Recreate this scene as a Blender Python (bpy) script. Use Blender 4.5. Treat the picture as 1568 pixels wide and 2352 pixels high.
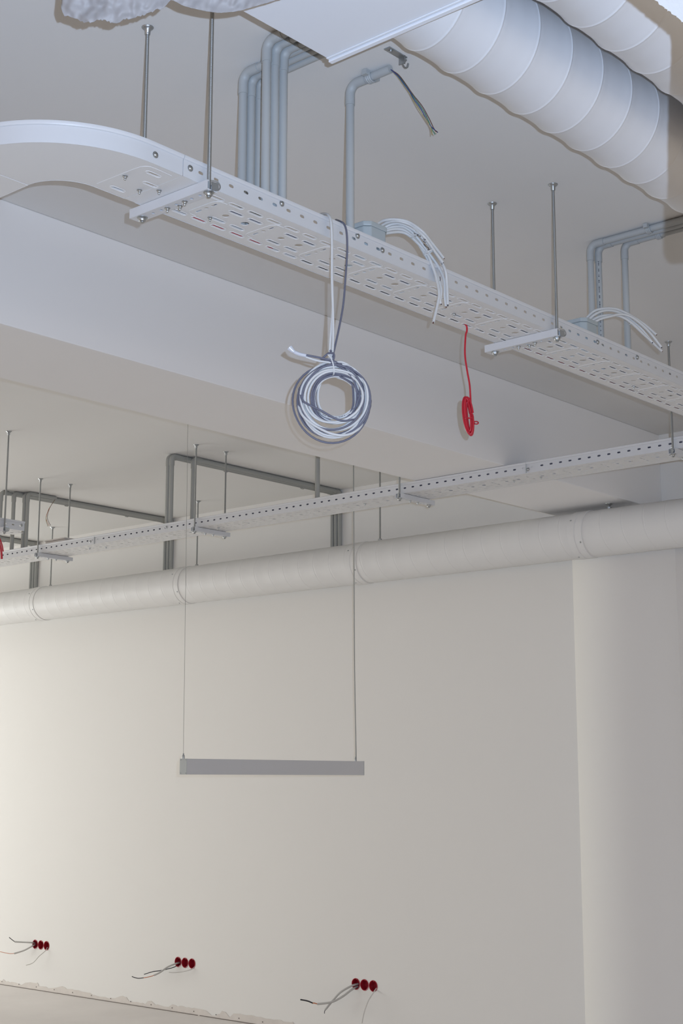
import bpy, bmesh, math, random
from mathutils import Vector, Matrix, noise
from mathutils.geometry import tessellate_polygon

scene = bpy.context.scene
for o in list(bpy.data.objects):
    bpy.data.objects.remove(o)
COL = scene.collection
PI = math.pi

# ------------------------------------------------------------------ camera
CAM = Vector((0.0, 0.0, 1.6))
RT = Vector((0.6587052578500509, -0.7524002196645183, 0.0011369826220092645))
UP = Vector((-0.1381292086017241, -0.1194425104422943, 0.9831855412028312))
FW = Vector((0.7396132131132863, 0.6477865359422247, 0.18260585653317213))
FPX = 3293.44
cam_data = bpy.data.cameras.new('camera')
cam = bpy.data.objects.new('camera', cam_data)
COL.objects.link(cam)
cam_data.sensor_fit = 'VERTICAL'
cam_data.sensor_height = 36.0
cam_data.lens = 36.0 * FPX / 2352.0
cam_data.clip_start = 0.02
M = Matrix((RT, UP, -FW)).transposed().to_4x4()
M.translation = CAM
cam.matrix_world = M
scene.camera = cam

# ------------------------------------------------------------------ light
H = 3.505            # ceiling height
XW = 7.10            # wall at the far side of the room
YL = 15.0            # window wall on the left
YR = -6.0
XB = -7.0
scene.view_settings.view_transform = 'Standard'
scene.view_settings.look = 'None'
scene.view_settings.gamma = 1.0
scene.view_settings.use_curve_mapping = False
scene.view_settings.exposure = -0.05

world = bpy.data.worlds.new('world')
scene.world = world
world.use_nodes = True
world.node_tree.nodes['Background'].inputs[0].default_value = (0.80, 0.86, 1.0, 1)
world.node_tree.nodes['Background'].inputs[1].default_value = 0.15


def lamp(name, kind, loc, energy, color, **kw):
    d = bpy.data.lights.new(name, kind)
    d.energy = energy
    d.color = color
    for k, v in kw.items():
        if k != 'rot':
            setattr(d, k, v)
    o = bpy.data.objects.new(name, d)
    o.location = loc
    if 'rot' in kw:
        o.rotation_euler = kw['rot']
    COL.objects.link(o)
    return o


# the camera's own flash, a few centimetres right of and above the lens
_fl = lamp('camera_flash', 'SPOT', CAM + RT * 0.047 + UP * 0.042, 440.0, (0.575, 0.735, 1.0), shadow_soft_size=0.005, spot_size=math.radians(84), spot_blend=0.6)
_mf = Matrix((RT, UP, -FW)).transposed().to_4x4()
_mf.translation = CAM + RT * 0.047 + UP * 0.042
_fl.matrix_world = _mf
# daylight from the left windows; warm ambient fill added behind the camera
WARM = (1.0, 0.70, 0.45)
lamp('window_daylight_left', 'AREA', (3.2, YL - 0.05, 1.25), 335.0, (0.97, 1.0, 0.985), shape='RECTANGLE', size=5.6, size_y=1.9,
     rot=(math.radians(-90), 0, 0))
lamp('window_daylight_back', 'AREA', (XB + 0.05, 4.0, 1.35), 110.0, WARM, shape='RECTANGLE', size=1.9, size_y=18.0,  # added fill for general ambient, no known source there
     rot=(0, math.radians(-90), 0))

lamp('window_daylight_right', 'AREA', (2.0, YR + 0.05, 1.35), 100.0, (1.0, 0.89, 0.74), shape='RECTANGLE', size=9.0, size_y=1.9,  # fill added to lift the faces turned right, no known window
     rot=(math.radians(90), 0, 0))

# ------------------------------------------------------------------ helpers
def at(px, py, ax, val):
    """the point where the sight line of a measured image point meets the plane axis=val"""
    d = FW + RT * ((px - 784) / FPX) - UP * ((py - 1176) / FPX)
    return CAM + d * ((val - CAM[ax]) / d[ax])


def at_depth(px, py, dep):
    return CAM + (FW + RT * ((px - 784) / FPX) - UP * ((py - 1176) / FPX)) * dep


def mat(name, col, rough=0.5, metal=0.0, spec=0.5, bump=0.0, bscale=60.0, var=0.0, vscale=3.0, alpha=None, trans=0.0):
    m = bpy.data.materials.new(name)
    m.use_nodes = True
    nt = m.node_tree
    b = nt.nodes['Principled BSDF']
    b.inputs['Base Color'].default_value = (*col, 1)
    b.inputs['Roughness'].default_value = rough
    b.inputs['Metallic'].default_value = metal
    b.inputs['Specular IOR Level'].default_value = spec
    tc = nt.nodes.new('ShaderNodeTexCoord')
    if bump:
        n = nt.nodes.new('ShaderNodeTexNoise')
        n.inputs['Scale'].default_value = bscale
        n.inputs['Detail'].default_value = 4
        nt.links.new(tc.outputs['Object'], n.inputs['Vector'])
        bp = nt.nodes.new('ShaderNodeBump')
        bp.inputs['Strength'].default_value = bump
        bp.inputs['Distance'].default_value = 0.002
        nt.links.new(n.outputs['Fac'], bp.inputs['Height'])
        nt.links.new(bp.outputs['Normal'], b.inputs['Normal'])
    if var:
        n = nt.nodes.new('ShaderNodeTexNoise')
        n.inputs['Scale'].default_value = vscale
        n.inputs['Detail'].default_value = 5
        nt.links.new(tc.outputs['Object'], n.inputs['Vector'])
        mx = nt.nodes.new('ShaderNodeMix')
        mx.data_type = 'RGBA'
        mx.inputs['A'].default_value = (*[c * (1 - var) for c in col], 1)
        mx.inputs['B'].default_value = (*[min(1, c * (1 + var)) for c in col], 1)
        nt.links.new(n.outputs['Fac'], mx.inputs['Factor'])
        nt.links.new(mx.outputs['Result'], b.inputs['Base Color'])
    if trans:
        b.inputs['Transmission Weight'].default_value = trans
    return m


WALL = mat('wall_paint', (0.80, 0.785, 0.755), 0.75, spec=0.25, bump=0.10, bscale=35, var=0.012, vscale=0.9)
CEIL = mat('ceiling_paint', (0.785, 0.775, 0.755), 0.8, spec=0.2, bump=0.10, bscale=45, var=0.012, vscale=0.8)
BEAMP = mat('beam_paint', (0.83, 0.82, 0.815), 0.7, spec=0.3, bump=0.08, bscale=40, var=0.012, vscale=0.8)
TRAYW = mat('white_coated_steel', (0.635, 0.645, 0.665), 0.38, spec=0.45, bump=0.03, bscale=200)
TRAYB = mat('white_coated_base', (0.72, 0.72, 0.72), 0.45, spec=0.4, bump=0.03, bscale=200)
DUCTW = mat('white_duct_paint', (0.73, 0.74, 0.765), 0.36, spec=0.5)
DUCTF = mat('white_far_duct_paint', (0.74, 0.735, 0.72), 0.5, spec=0.4)
PANEL = mat('white_panel_paint', (0.74, 0.76, 0.80), 0.45, spec=0.4)
PVC = mat('grey_conduit_plastic', (0.43, 0.45, 0.455), 0.45, spec=0.4)
PVCD = mat('grey_far_conduit_plastic', (0.37, 0.375, 0.355), 0.5, spec=0.4)
ZINC = mat('zinc_plated_steel', (0.42, 0.44, 0.45), 0.36, metal=0.9, bump=0.2, bscale=300)
RODM = mat('threaded_zinc', (0.36, 0.37, 0.365), 0.45, metal=0.75)
nt = RODM.node_tree
_tc = nt.nodes.new('ShaderNodeTexCoord')
_w = nt.nodes.new('ShaderNodeTexWave')
_w.bands_direction = 'Z'
_w.inputs['Scale'].default_value = 210.0
_b = nt.nodes.new('ShaderNodeBump')
_b.inputs['Strength'].default_value = 0.5
_b.inputs['Distance'].default_value = 0.001
nt.links.new(_tc.outputs['Object'], _w.inputs['Vector'])
nt.links.new(_w.outputs['Fac'], _b.inputs['Height'])
nt.links.new(_b.outputs['Normal'], nt.nodes['Principled BSDF'].inputs['Normal'])
BOXG = mat('grey_box_plastic', (0.42, 0.47, 0.49), 0.4, spec=0.4)
CLEARG = mat('grey_cable_gland', (0.50, 0.54, 0.54), 0.25, spec=0.6, var=0.25, vscale=40)
WCAB = mat('white_cable_sheath', (0.63, 0.64, 0.645), 0.4, spec=0.4)
GCAB = mat('slate_cable_sheath', (0.145, 0.15, 0.20), 0.45, spec=0.4)
RCAB = mat('red_cable_sheath', (0.50, 0.012, 0.03), 0.35, spec=0.5)
BROWN = mat('brown_core', (0.13, 0.055, 0.04), 0.4)
BLUE = mat('blue_core', (0.02, 0.05, 0.22), 0.4)
GREEN = mat('green_core', (0.06, 0.20, 0.13), 0.4)
YELL = mat('yellow_core', (0.35, 0.30, 0.12), 0.4)
ORANGE = mat('orange_core', (0.50, 0.16, 0.06), 0.4)
BLACK = mat('black_core', (0.012, 0.013, 0.02), 0.45)
INK = mat('black_ink', (0.03, 0.03, 0.05), 0.6)
TIE = mat('clear_nylon', (0.66, 0.68, 0.70), 0.25, spec=0.6)
TAPE = mat('clear_tape', (0.62, 0.65, 0.72), 0.18, spec=0.8)
REDP = mat('red_box_plastic', (0.36, 0.012, 0.025), 0.3, spec=0.5)
FIX = mat('grey_anodised_housing', (0.60, 0.595, 0.605), 0.5, metal=0.15, spec=0.4)
FIXE = mat('grey_end_cap', (0.50, 0.53, 0.52), 0.45, metal=0.1, spec=0.4)
FOAM = mat('white_insulation_fibre', (0.40, 0.385, 0.37), 0.9, spec=0.1, bump=0.6, bscale=120)
CONC = mat('concrete_floor', (0.76, 0.72, 0.69), 0.85, spec=0.2, bump=0.5, bscale=30, var=0.10, vscale=2.2)
PLAST = mat('bare_plaster', (0.70, 0.655, 0.61), 0.9, spec=0.1, bump=0.5, bscale=80, var=0.10, vscale=14)
DARKM = mat('dark_steel_profile', (0.16, 0.13, 0.11), 0.6)
FRAME = mat('window_frame_white', (0.75, 0.75, 0.75), 0.4)
FILM = mat('milky_plastic_film', (0.40, 0.385, 0.385), 0.5, spec=0.35, bump=0.06, bscale=30)
nt = FILM.node_tree
_out = [n for n in nt.nodes if n.type == 'OUTPUT_MATERIAL'][0]
_tr = nt.nodes.new('ShaderNodeBsdfTranslucent')
_tr.inputs['Color'].default_value = (0.5, 0.49, 0.49, 1)
_mx = nt.nodes.new('ShaderNodeMixShader')
_mx.inputs[0].default_value = 0.3
nt.links.new(nt.nodes['Principled BSDF'].outputs[0], _mx.inputs[1])
nt.links.new(_tr.outputs[0], _mx.inputs[2])
nt.links.new(_mx.outputs[0], _out.inputs[0])


class MB:
    """collects shapes, then links them as one mesh object"""
    def __init__(self):
        self.v = []
        self.f = []

    def add(self, vs, fs):
        b = len(self.v)
        self.v += [Vector(x) for x in vs]
        self.f += [tuple(i + b for i in q) for q in fs]

    def box(self, lo, hi, m=None):
        x0, y0, z0 = lo
        x1, y1, z1 = hi
        vs = [Vector(p) for p in ((x0, y0, z0), (x1, y0, z0), (x1, y1, z0), (x0, y1, z0), (x0, y0, z1), (x1, y0, z1), (x1, y1, z1), (x0, y1, z1))]
        if m is not None:
            vs = [m @ p for p in vs]
        self.add(vs, [(0, 3, 2, 1), (4, 5, 6, 7), (0, 1, 5, 4), (1, 2, 6, 5), (2, 3, 7, 6), (3, 0, 4, 7)])

    def tube(self, pts, r, n=10, closed=False, cap=True):
        pts = [Vector(p) for p in pts]
        N = len(pts)
        rs = r if isinstance(r, (list, tuple)) else [r] * N
        T = []
        for i in range(N):
            if closed:
                t = pts[(i + 1) % N] - pts[i - 1]
            else:
                t = pts[min(i + 1, N - 1)] - pts[max(i - 1, 0)]
            T.append(t.normalized())
        a = T[0].orthogonal().normalized()
        vs = []
        for i in range(N):
            a = (a - T[i] * a.dot(T[i])).normalized()
            b = T[i].cross(a)
            for k in range(n):
                th = 2 * PI * k / n
                vs.append(pts[i] + (a * math.cos(th) + b * math.sin(th)) * rs[i])
        fs = []
        for i in range(N if closed else N - 1):
            j = (i + 1) % N
            for k in range(n):
                l = (k + 1) % n
                fs.append((i * n + k, i * n + l, j * n + l, j * n + k))
        if cap and not closed:
            fs.append(tuple(range(n - 1, -1, -1)))
            fs.append(tuple((N - 1) * n + k for k in range(n)))
        self.add(vs, fs)

    def lathe(self, prof, n=24, m=None):
        """prof: list of (r, z) around the local z axis"""
        vs, fs = [], []
        for (r, z) in prof:
            for k in range(n):
                th = 2 * PI * k / n
                vs.append(Vector((r * math.cos(th), r * math.sin(th), z)))
        for i in range(len(prof) - 1):
            for k in range(n):
                l = (k + 1) % n
                fs.append((i * n + k, i * n + l, (i + 1) * n + l, (i + 1) * n + k))
        fs.append(tuple(range(n - 1, -1, -1)))
        fs.append(tuple((len(prof) - 1) * n + k for k in range(n)))
        if m is not None:
            vs = [m @ p for p in vs]
        self.add(vs, fs)

    def sheet(self, outer, holes, t, fn, walls=True):
        """flat sheet with holes; (u,v,w) -> fn; thickness t along w"""
        loops = [outer] + holes
        tris = tessellate_polygon([[Vector((u, v, 0)) for u, v in L] for L in loops])
        flat = [p for L in loops for p in L]
        n = len(flat)
        vs = [fn(u, v, 0) for u, v in flat] + [fn(u, v, t) for u, v in flat]
        fs = []
        for tr in tris:
            fs.append(tuple(tr))
            fs.append(tuple(i + n for i in reversed(tr)))
        off = 0
        for li, L in enumerate(loops):
            if li > 0 or walls:
                for i in range(len(L)):
                    j = (i + 1) % len(L)
                    fs.append((off + i, off + j, off + j + n, off + i + n))
            off += len(L)
        self.add(vs, fs)

    def build(self, name, material, parent=None, smooth=52, bevel=0.0):
        me = bpy.data.meshes.new(name)
        me.from_pydata([tuple(p) for p in self.v], [], self.f)
        me.update()
        bm = bmesh.new()
        bm.from_mesh(me)
        bmesh.ops.recalc_face_normals(bm, faces=bm.faces)
        bm.to_mesh(me)
        bm.free()
        if smooth:
            for p in me.polygons:
                p.use_smooth = True
            me.set_sharp_from_angle(angle=math.radians(smooth))
        me.materials.append(material)
        o = bpy.data.objects.new(name, me)
        COL.objects.link(o)
        if parent is not None:
            o.parent = parent
        if bevel:
            bv = o.modifiers.new('bevel', 'BEVEL')
            bv.width = bevel
            bv.segments = 2
            bv.limit_method = 'ANGLE'
        return o


def tag(o, label, cat, group=None):
    o['label'] = label
    o['category'] = cat
    if group:
        o['group'] = group
    return o


def struct(o):
    o['kind'] = 'structure'
    return o


def thing(name, label, cat, loc=(0, 0, 0), rotz=0.0, group=None):
    o = bpy.data.objects.new(name, None)
    COL.objects.link(o)
    o.location = loc
    o.rotation_euler = (0, 0, rotz)
    o.empty_display_size = 0.05
    return tag(o, label, cat, group)


def dup(root, loc=None, rotz=None, label=None, group=None):
    r = root.copy()
    COL.objects.link(r)
    if loc is not None:
        r.location = loc
    if rotz is not None:
        r.rotation_euler = (0, 0, rotz)
    if label:
        r['label'] = label
    if group:
        r['group'] = group
    for ch in list(root.children):
        c = ch.copy()
        COL.objects.link(c)
        c.parent = r
        for g in list(ch.children):
            d = g.copy()
            COL.objects.link(d)
            d.parent = c
    return r


def smooth_path(P, k=8):
    P = [Vector(p) for p in P]
    out = []
    n = len(P)
    for i in range(n - 1):
        p0 = P[max(i - 1, 0)]
        p1 = P[i]
        p2 = P[i + 1]
        p3 = P[min(i + 2, n - 1)]
        for j in range(k):
            t = j / k
            out.append(0.5 * ((2 * p1) + (p2 - p0) * t + (2 * p0 - 5 * p1 + 4 * p2 - p3) * t * t + (3 * p1 - p0 - 3 * p2 + p3) * t ** 3))
    out.append(P[-1])
    return out


def stadium(cx, cy, L, w, ang=0.0, n=5):
    """slot outline, long axis along u when ang = 0"""
    r = w / 2
    h = L / 2 - r
    pts = []
    for k in range(n + 1):
        th = -PI / 2 + PI * k / n
        pts.append((h + r * math.cos(th), r * math.sin(th)))
    for k in range(n + 1):
        th = PI / 2 + PI * k / n
        pts.append((-h + r * math.cos(th), r * math.sin(th)))
    c, s = math.cos(ang), math.sin(ang)
    return [(cx + x * c - y * s, cy + x * s + y * c) for x, y in pts]


def circle(cx, cy, r, n=16):
    return [(cx + r * math.cos(2 * PI * k / n), cy + r * math.sin(2 * PI * k / n)) for k in range(n)]


# ------------------------------------------------------------------ the room
b = MB()
b.box((XB, YR, -0.12), (XW + 0.2, YL, 0.0))
floor_o = struct(b.build('floor', CONC, smooth=0))
b = MB()
b.box((XB - 0.2, YR - 0.2, H), (XW + 0.2, YL + 0.2, H + 0.12))
struct(b.build('ceiling', CEIL, smooth=0))

SOCK_Y = (9.288, 7.661, 6.023)
SOCK_Z = 0.336
CUP_R = 0.0335
holes = []
for y in SOCK_Y:
    for k in (-1, 0, 1):
        holes.append(circle(y + k * 0.071, SOCK_Z, CUP_R, 24))
b = MB()
b.sheet([(YR, 0), (YL, 0), (YL, H), (YR, H)], holes, 0.18, lambda u, v, w: (XW + w, u, v))
struct(b.build('wall_front', WALL, smooth=0))


def rect(u0, v0, u1, v1):
    return [(u0, v0), (u1, v0), (u1, v1), (u0, v1)]


LW = [(-4.2, -2.4), (-1.6, 0.2), (1.0, 2.8), (3.4, 5.2)]
b = MB()
b.sheet(rect(XB, 0, XW, H), [rect(a, 0.4, c, 2.4) for a, c in LW], 0.2, lambda u, v, w: (u, YL + w, v))
struct(b.build('wall_left', WALL, smooth=0))
RWN = [(-5.0, -3.2), (-2.4, -0.6), (0.2, 2.0), (2.8, 4.6), (5.2, 6.6)]  # unseen openings, added to go with the right fill lamp
b = MB()
b.sheet(rect(XB, 0, XW, H), [rect(a, 0.4, c, 2.4) for a, c in RWN], 0.2, lambda u, v, w: (u, YR - w, v))
struct(b.build('wall_right', WALL, smooth=0))
BW = [(-5.0, -3.4), (-2.6, -0.6), (0.4, 2.4), (3.4, 5.4), (6.4, 8.4), (9.4, 11.4), (12.2, 14.2)]  # unseen openings behind the camera, added for the ambient fill
b = MB()
b.sheet(rect(YR, 0, YL, H), [rect(a, 0.4, c, 2.4) for a, c in BW], 0.2, lambda u, v, w: (XB - w, u, v))
struct(b.build('wall_back', WALL, smooth=0))
n_w = 1
for spec_, fn in ((LW, lambda u, v, w: (u, YL + w, v)), (BW, lambda u, v, w: (XB - w, u, v)), (RWN, lambda u, v, w: (u, YR - w, v))):
    for a, c in spec_:
        b = MB()
        m_ = (a + c) / 2
        b.sheet(rect(a, 0.4, c, 2.4), [rect(a + 0.05, 0.45, m_ - 0.025, 2.35), rect(m_ + 0.025, 0.45, c - 0.05, 2.35)],
                0.06, lambda u, v, w, fn=fn: fn(u, v, w + 0.08))
        struct(b.build('window_%d' % n_w, FRAME, smooth=0))
        n_w += 1

# ceiling beam and the round engaged column it lands on
BY0, BY1, BZ = 3.84, 4.388, 3.0752
b = MB()
b.box((XB, BY0, BZ), (XW, BY1, H))
struct(b.build('trim_1', BEAMP, smooth=0, bevel=0.004))
b = MB()
b.lathe([(0.40, 0.0), (0.40, BZ + 0.001)], 96, Matrix.Translation((XW + 0.225, 4.102, 0)))
struct(b.build('trim_2', WALL, smooth=40))

# bare plaster band and dark metal profile along the foot of the wall
random.seed(4)
b = MB()
y = 4.6
cols = []
lv = 0.04
while y < YL:
    if random.random() < 0.22:
        lv = random.uniform(0.020, 0.055)
    hgt = lv + random.uniform(-0.005, 0.005)
    if 7.3 < y < 7.42:
        hgt *= 0.6
    cols.append((y, hgt))
    y += random.uniform(0.012, 0.05)
vs, fs = [], []
for y, hgt in cols:
    vs += [(XW - 0.003, y, 0), (XW - 0.003, y, hgt), (XW + 0.001, y, hgt)]
for i in range(len(cols) - 1):
    a = i * 3
    fs += [(a, a + 1, a + 4, a + 3), (a + 1, a + 2, a + 5, a + 4)]
b.add(vs, fs)
bb_ = struct(b.build('baseboard_front', PLAST, smooth=0))
b = MB()
b.box((XW - 0.007, 7.52, 0.001), (XW - 0.003, YL, 0.0045))
b.box((XW - 0.006, 5.5, 0.001), (XW - 0.003, 7.50, 0.005))
for k in range(22):
    yy = 6.9 + k * 0.22
    b.lathe([(0.004, 0), (0.004, 0.002)], 8, Matrix.Translation((XW - 0.003, yy, 0.024)) @ Matrix.Rotation(-PI / 2, 4, 'Y'))
struct(b.build('trim_3', DARKM, smooth=0))


# ------------------------------------------------------------------ fasteners
def bolt_mesh():
    b = MB()
    b.lathe([(0.0075, 0), (0.0075, 0.0014), (0.0066, 0.0018)], 20)
    b.lathe([(0.0056, 0.0018), (0.0056, 0.0052), (0.0046, 0.0062)], 6)
    b.lathe([(0.0030, 0.0062), (0.0030, 0.0110), (0.0024, 0.0116)], 12)
    return b


_proto = bolt_mesh().build('bolt', ZINC)
BOLT_ME = _proto.data
bpy.data.objects.remove(_proto)
_proto = MB()
_proto.lathe([(0.0078, 0), (0.0078, 0.0012), (0.0066, 0.0016)], 20)
_proto.lathe([(0.0062, 0.0016), (0.0058, 0.0034), (0.0040, 0.0048), (0.001, 0.0054)], 20)
_p = _proto.build('bolt', ZINC)
SCREW_ME = _p.data
bpy.data.objects.remove(_p)


def put_bolt(parent, loc, direction, me=None, s=1.0, name='bolt'):
    o = bpy.data.objects.new(name, me or BOLT_ME)
    COL.objects.link(o)
    o.parent = parent
    q = Vector(direction).to_track_quat('Z', 'Y')
    o.matrix_local = Matrix.Translation(loc) @ q.to_matrix().to_4x4() @ Matrix.Scale(s, 4)
    return o


# ------------------------------------------------------------------ cable trays
MOD = 0.2047          # length of one punched pattern
PIT = 0.05145         # pitch of the side slots
TW, TH = 0.210, 0.054


BANDS = [  # v0, v1, seam (relative to the cross group), holes
    (0.0, 0.0525, -0.0628, [('s', -0.0287, 0.035), ('s', 0.0395, 0.035), ('s', 0.1078, 0.035)]),
    (0.0525, 0.0875, -0.0200, [('x', 0.0, 0.074), ('s', 0.074, 0.070), ('s', 0.1425, 0.070)]),
    (0.0875, 0.1145, -0.0300, [('d', 0.0, 0.101), ('c', 0.067, 0.101), ('C', 0.136, 0.101)]),
    (0.1145, 0.1525, -0.0200, [('x', 0.0, 0.130), ('s', 0.074, 0.136), ('s', 0.1425, 0.136)]),
    (0.1525, TW, -0.0628, [('s', -0.0287, 0.171), ('s', 0.0395, 0.171), ('s', 0.1078, 0.171)]),
]


def tray_base(parent, first_cross, u_start, modules, fine, name='perforated_base'):
    """punched sheet; first_cross is where the first cross group of slots sits"""
    b = MB()
    n = 5 if fine else 3
    fn = lambda u, v, w: (u, v, w)
    for v0, v1, seam, hs in BANDS:
        s0 = first_cross + seam
        b.sheet(rect(u_start, v0, s0, v1), [], 0.0015, fn)
        for k in range(modules):
            L = []
            for kind, du, v in hs:
                u = first_cross + k * MOD + du
                if kind == 's':
                    L.append(stadium(u, v, 0.044, 0.0068, 0, n))
                elif kind == 'x':
                    L.append(stadium(u, v, 0.022, 0.006, PI / 2, n))
                else:
                    L.append(circle(u, v, {'d': 0.0055, 'c': 0.0095, 'C': 0.0115}[kind], 14 if fine else 8))
                if fine and kind == 's':
                    b.tube([(p, q, 0.0) for p, q in stadium(u, v, 0.0520, 0.0150, 0, 4)], 0.0012, 5, closed=True)
            b.sheet(rect(s0 + k * MOD, v0, s0 + (k + 1) * MOD, v1), L, 0.0015, fn, walls=False)
    if fine:
        for k in range(modules):
            c = first_cross + k * MOD - 0.018
            path = smooth_path([(c + 0.034, 0.044, 0), (c + 0.012, 0.046, 0), (c + 0.002, 0.056, 0), (c, 0.072, 0), (c, 0.13, 0),
                                (c + 0.002, 0.146, 0), (c + 0.012, 0.156, 0), (c + 0.034, 0.158, 0)], 3)
            b.tube(path, 0.0013, 5)
    return b.build(name, TRAYB, parent, smooth=40)


def lip(b, path, out):
    """rolled top lip swept along a path; out(i) gives the outward direction"""
    prof = [(0.0005, -0.0115), (0.0035, -0.0105), (0.0055, -0.006), (0.0052, -0.0015), (0.0025, 0.0), (-0.0040, -0.0005), (-0.0045, -0.003), (-0.001, -0.005)]
    n = len(prof)
    vs, fs = [], []
    for i, p in enumerate(path):
        o = out(i)
        for (a, z) in prof:
            vs.append(Vector(p) + o * a + Vector((0, 0, z)))
    for i in range(len(path) - 1):
        for k in range(n):
            l = (k + 1) % n
            fs.append((i * n + k, i * n + l, (i + 1) * n + l, (i + 1) * n + k))
    fs.append(tuple(range(n)))
    fs.append(tuple((len(path) - 1) * n + k for k in range(n)))
    b.add(vs, fs)


def tray_rail(parent, u0, count, v, sgn, first=0.0257, name='side_rail'):
    b = MB()
    zt = TH - 0.0105
    t = 0.0015
    for k in range(count):
        x0 = u0 + k * PIT
        b.sheet(rect(x0, 0, x0 + PIT, zt), [stadium(x0 + first, 0.0265, 0.0175, 0.0078, 0, 3)], t,
                lambda u, w_, w, v=v: (u, v - sgn * w, w_), walls=False)
    u1 = u0 + count * PIT
    lip(b, [(u0, v, TH), (u1, v, TH)], lambda i: Vector((0, sgn, 0)))
    o = b.build(name, TRAYW, parent, smooth=40)
    o.location.z = -0.0005
    return o


# near tray: a straight run with its quarter bend at the left end
T1 = thing('cable_tray', 'long white perforated cable tray overhead, with a rounded bend at its left end', 'cable tray', (0, 2.402, 3.011))
X_S = 2.168
XC = 4.388 - 10 * MOD              # first cross group of slots
tray_base(T1, XC, X_S, 16, True)
ph = 2.2255 - PIT / 2
tray_rail(T1, ph, 65, -0.0005, -1)
tray_rail(T1, ph, 65, TW + 0.0005, 1)
b = MB()
b.box((X_S, -0.0005, 0.0), (ph, 0.001, TH - 0.0105))
lip(b, [(X_S, -0.0005, TH), (ph, -0.0005, TH)], lambda i: Vector((0, -1, 0)))
b.build('side_rail', TRAYW, T1, smooth=40).location.z = -0.0005

CX, CY = 2.070, 0.322    # bend centre, y local to the tray
RO, RI = CY, CY - TW
NB = 28
arc = [PI * 1.5 - PI / 2 * k / NB for k in range(NB + 1)]     # from -y round to -x


def bend_pt(r, th):
    return Vector((CX + r * math.cos(th), CY + r * math.sin(th), 0))


outer = [(2.166, 0.0)] + [tuple(bend_pt(RO, t)[:2]) for t in arc]
inner = [tuple(bend_pt(RI, t)[:2]) for t in reversed(arc)] + [(2.166, TW)]
sp = []
for (px, py, L) in ((270, 434, 0.034), (352, 400, 0.034), (345, 424, 0.030), (290, 455, 0.016)):
    p = at(px, py, 2, 3.011)
    sp.append(stadium(p.x, p.y - 2.402, L, 0.007, 0, 4))
sp = sp[:3]
b = MB()
b.sheet(outer + inner, sp, 0.0015, lambda u, v, w: (u, v, w))
for L in sp:
    cu = sum(p[0] for p in L) / len(L)
    cv = sum(p[1] for p in L) / len(L)
    b.tube([(u, v, 0.0) for u, v in stadium(cu, cv, 0.046, 0.0135, 0, 4)], 0.0012, 5, closed=True)
ridge = [(2.150, 0.020, 0), (2.09, 0.018, 0), (2.072, 0.026, 0), (2.066, 0.045, 0), (2.064, 0.10, 0), (2.062, 0.19, 0)]
b.tube(smooth_path(ridge, 4), 0.0011, 5)
b.build('bend_base', TRAYB, T1, smooth=40)


def bend_rail(r, sgn, straight):
    b = MB()
    path = [(straight, CY + (-r), 0)] + [tuple(bend_pt(r, t)) for t in arc]
    nrm = [Vector((0, -1, 0))] + [Vector((math.cos(t), math.sin(t), 0)) for t in arc]
    zt = TH - 0.0105
    vs, fs = [], []
    for p, nn in zip(path, nrm):
        p = Vector(p)
        q = p - nn * 0.0015 * sgn
        vs += [p, p + Vector((0, 0, zt)), q + Vector((0, 0, zt)), q]
    for i in range(len(path) - 1):
        for k in range(4):
            l = (k + 1) % 4
            fs.append((i * 4 + k, i * 4 + l, i * 4 + 4 + l, i * 4 + 4 + k))
    fs += [(0, 1, 2, 3), tuple(len(vs) - 4 + k for k in range(4))]
    b.add(vs, fs)
    lip(b, [Vector((p[0], p[1], TH)) for p in path], lambda i: nrm[i] * sgn)
    o = b.build('bend_rail', TRAYW, T1, smooth=40)
    o.location.z = -0.0005
    return o


bend_rail(RO + 0.0005, 1, 2.166)
bend_rail(RI - 0.0005, -1, 2.166)
# the branch that leaves the bend towards the beam
xo, xi = CX - RO, CX - RI
b = MB()
b.box((xo + 0.0015, CY + 0.001, -0.0008), (xi - 0.0015, 1.40, 0.0008))
b.box((xo, CY + 0.001, -0.0012), (xo + 0.0015, 1.40, TH - 0.0105))
b.box((xi - 0.0015, CY + 0.001, -0.0012), (xi, 1.40, TH - 0.0105))
lip(b, [(xo, CY + 0.001, TH), (xo, 1.40, TH)], lambda i: Vector((-1, 0, 0)))
lip(b, [(xi, CY + 0.001, TH), (xi, 1.40, TH)], lambda i: Vector((1, 0, 0)))
b.build('branch_section', TRAYB, T1, smooth=40)
b = MB()
b.box((2.10, 0.0022, 0.012), (2.215, 0.004, 0.042))
b.build('splice_plate', TRAYW, T1, smooth=0)
for px, py in ((356, 356), (436, 387), (646, 468), (820, 542), (877, 575), (1371, 786), (1462, 821)):
    p = at(px, py, 1, 2.402)
    put_bolt(T1, (p.x, -0.0010, p.z - 3.011), (0, -1, 0), SCREW_ME, 1.05)
for px, py in ((287, 406), (320, 438), (365, 439), (411, 474), (482, 501), (1042, 722), (1455, 888)):
    p = at(px, py, 2, 3.009)
    put_bolt(T1, (p.x, p.y - 2.402, -0.0005), (0, 0, -1), BOLT_ME, 0.9)

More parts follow.
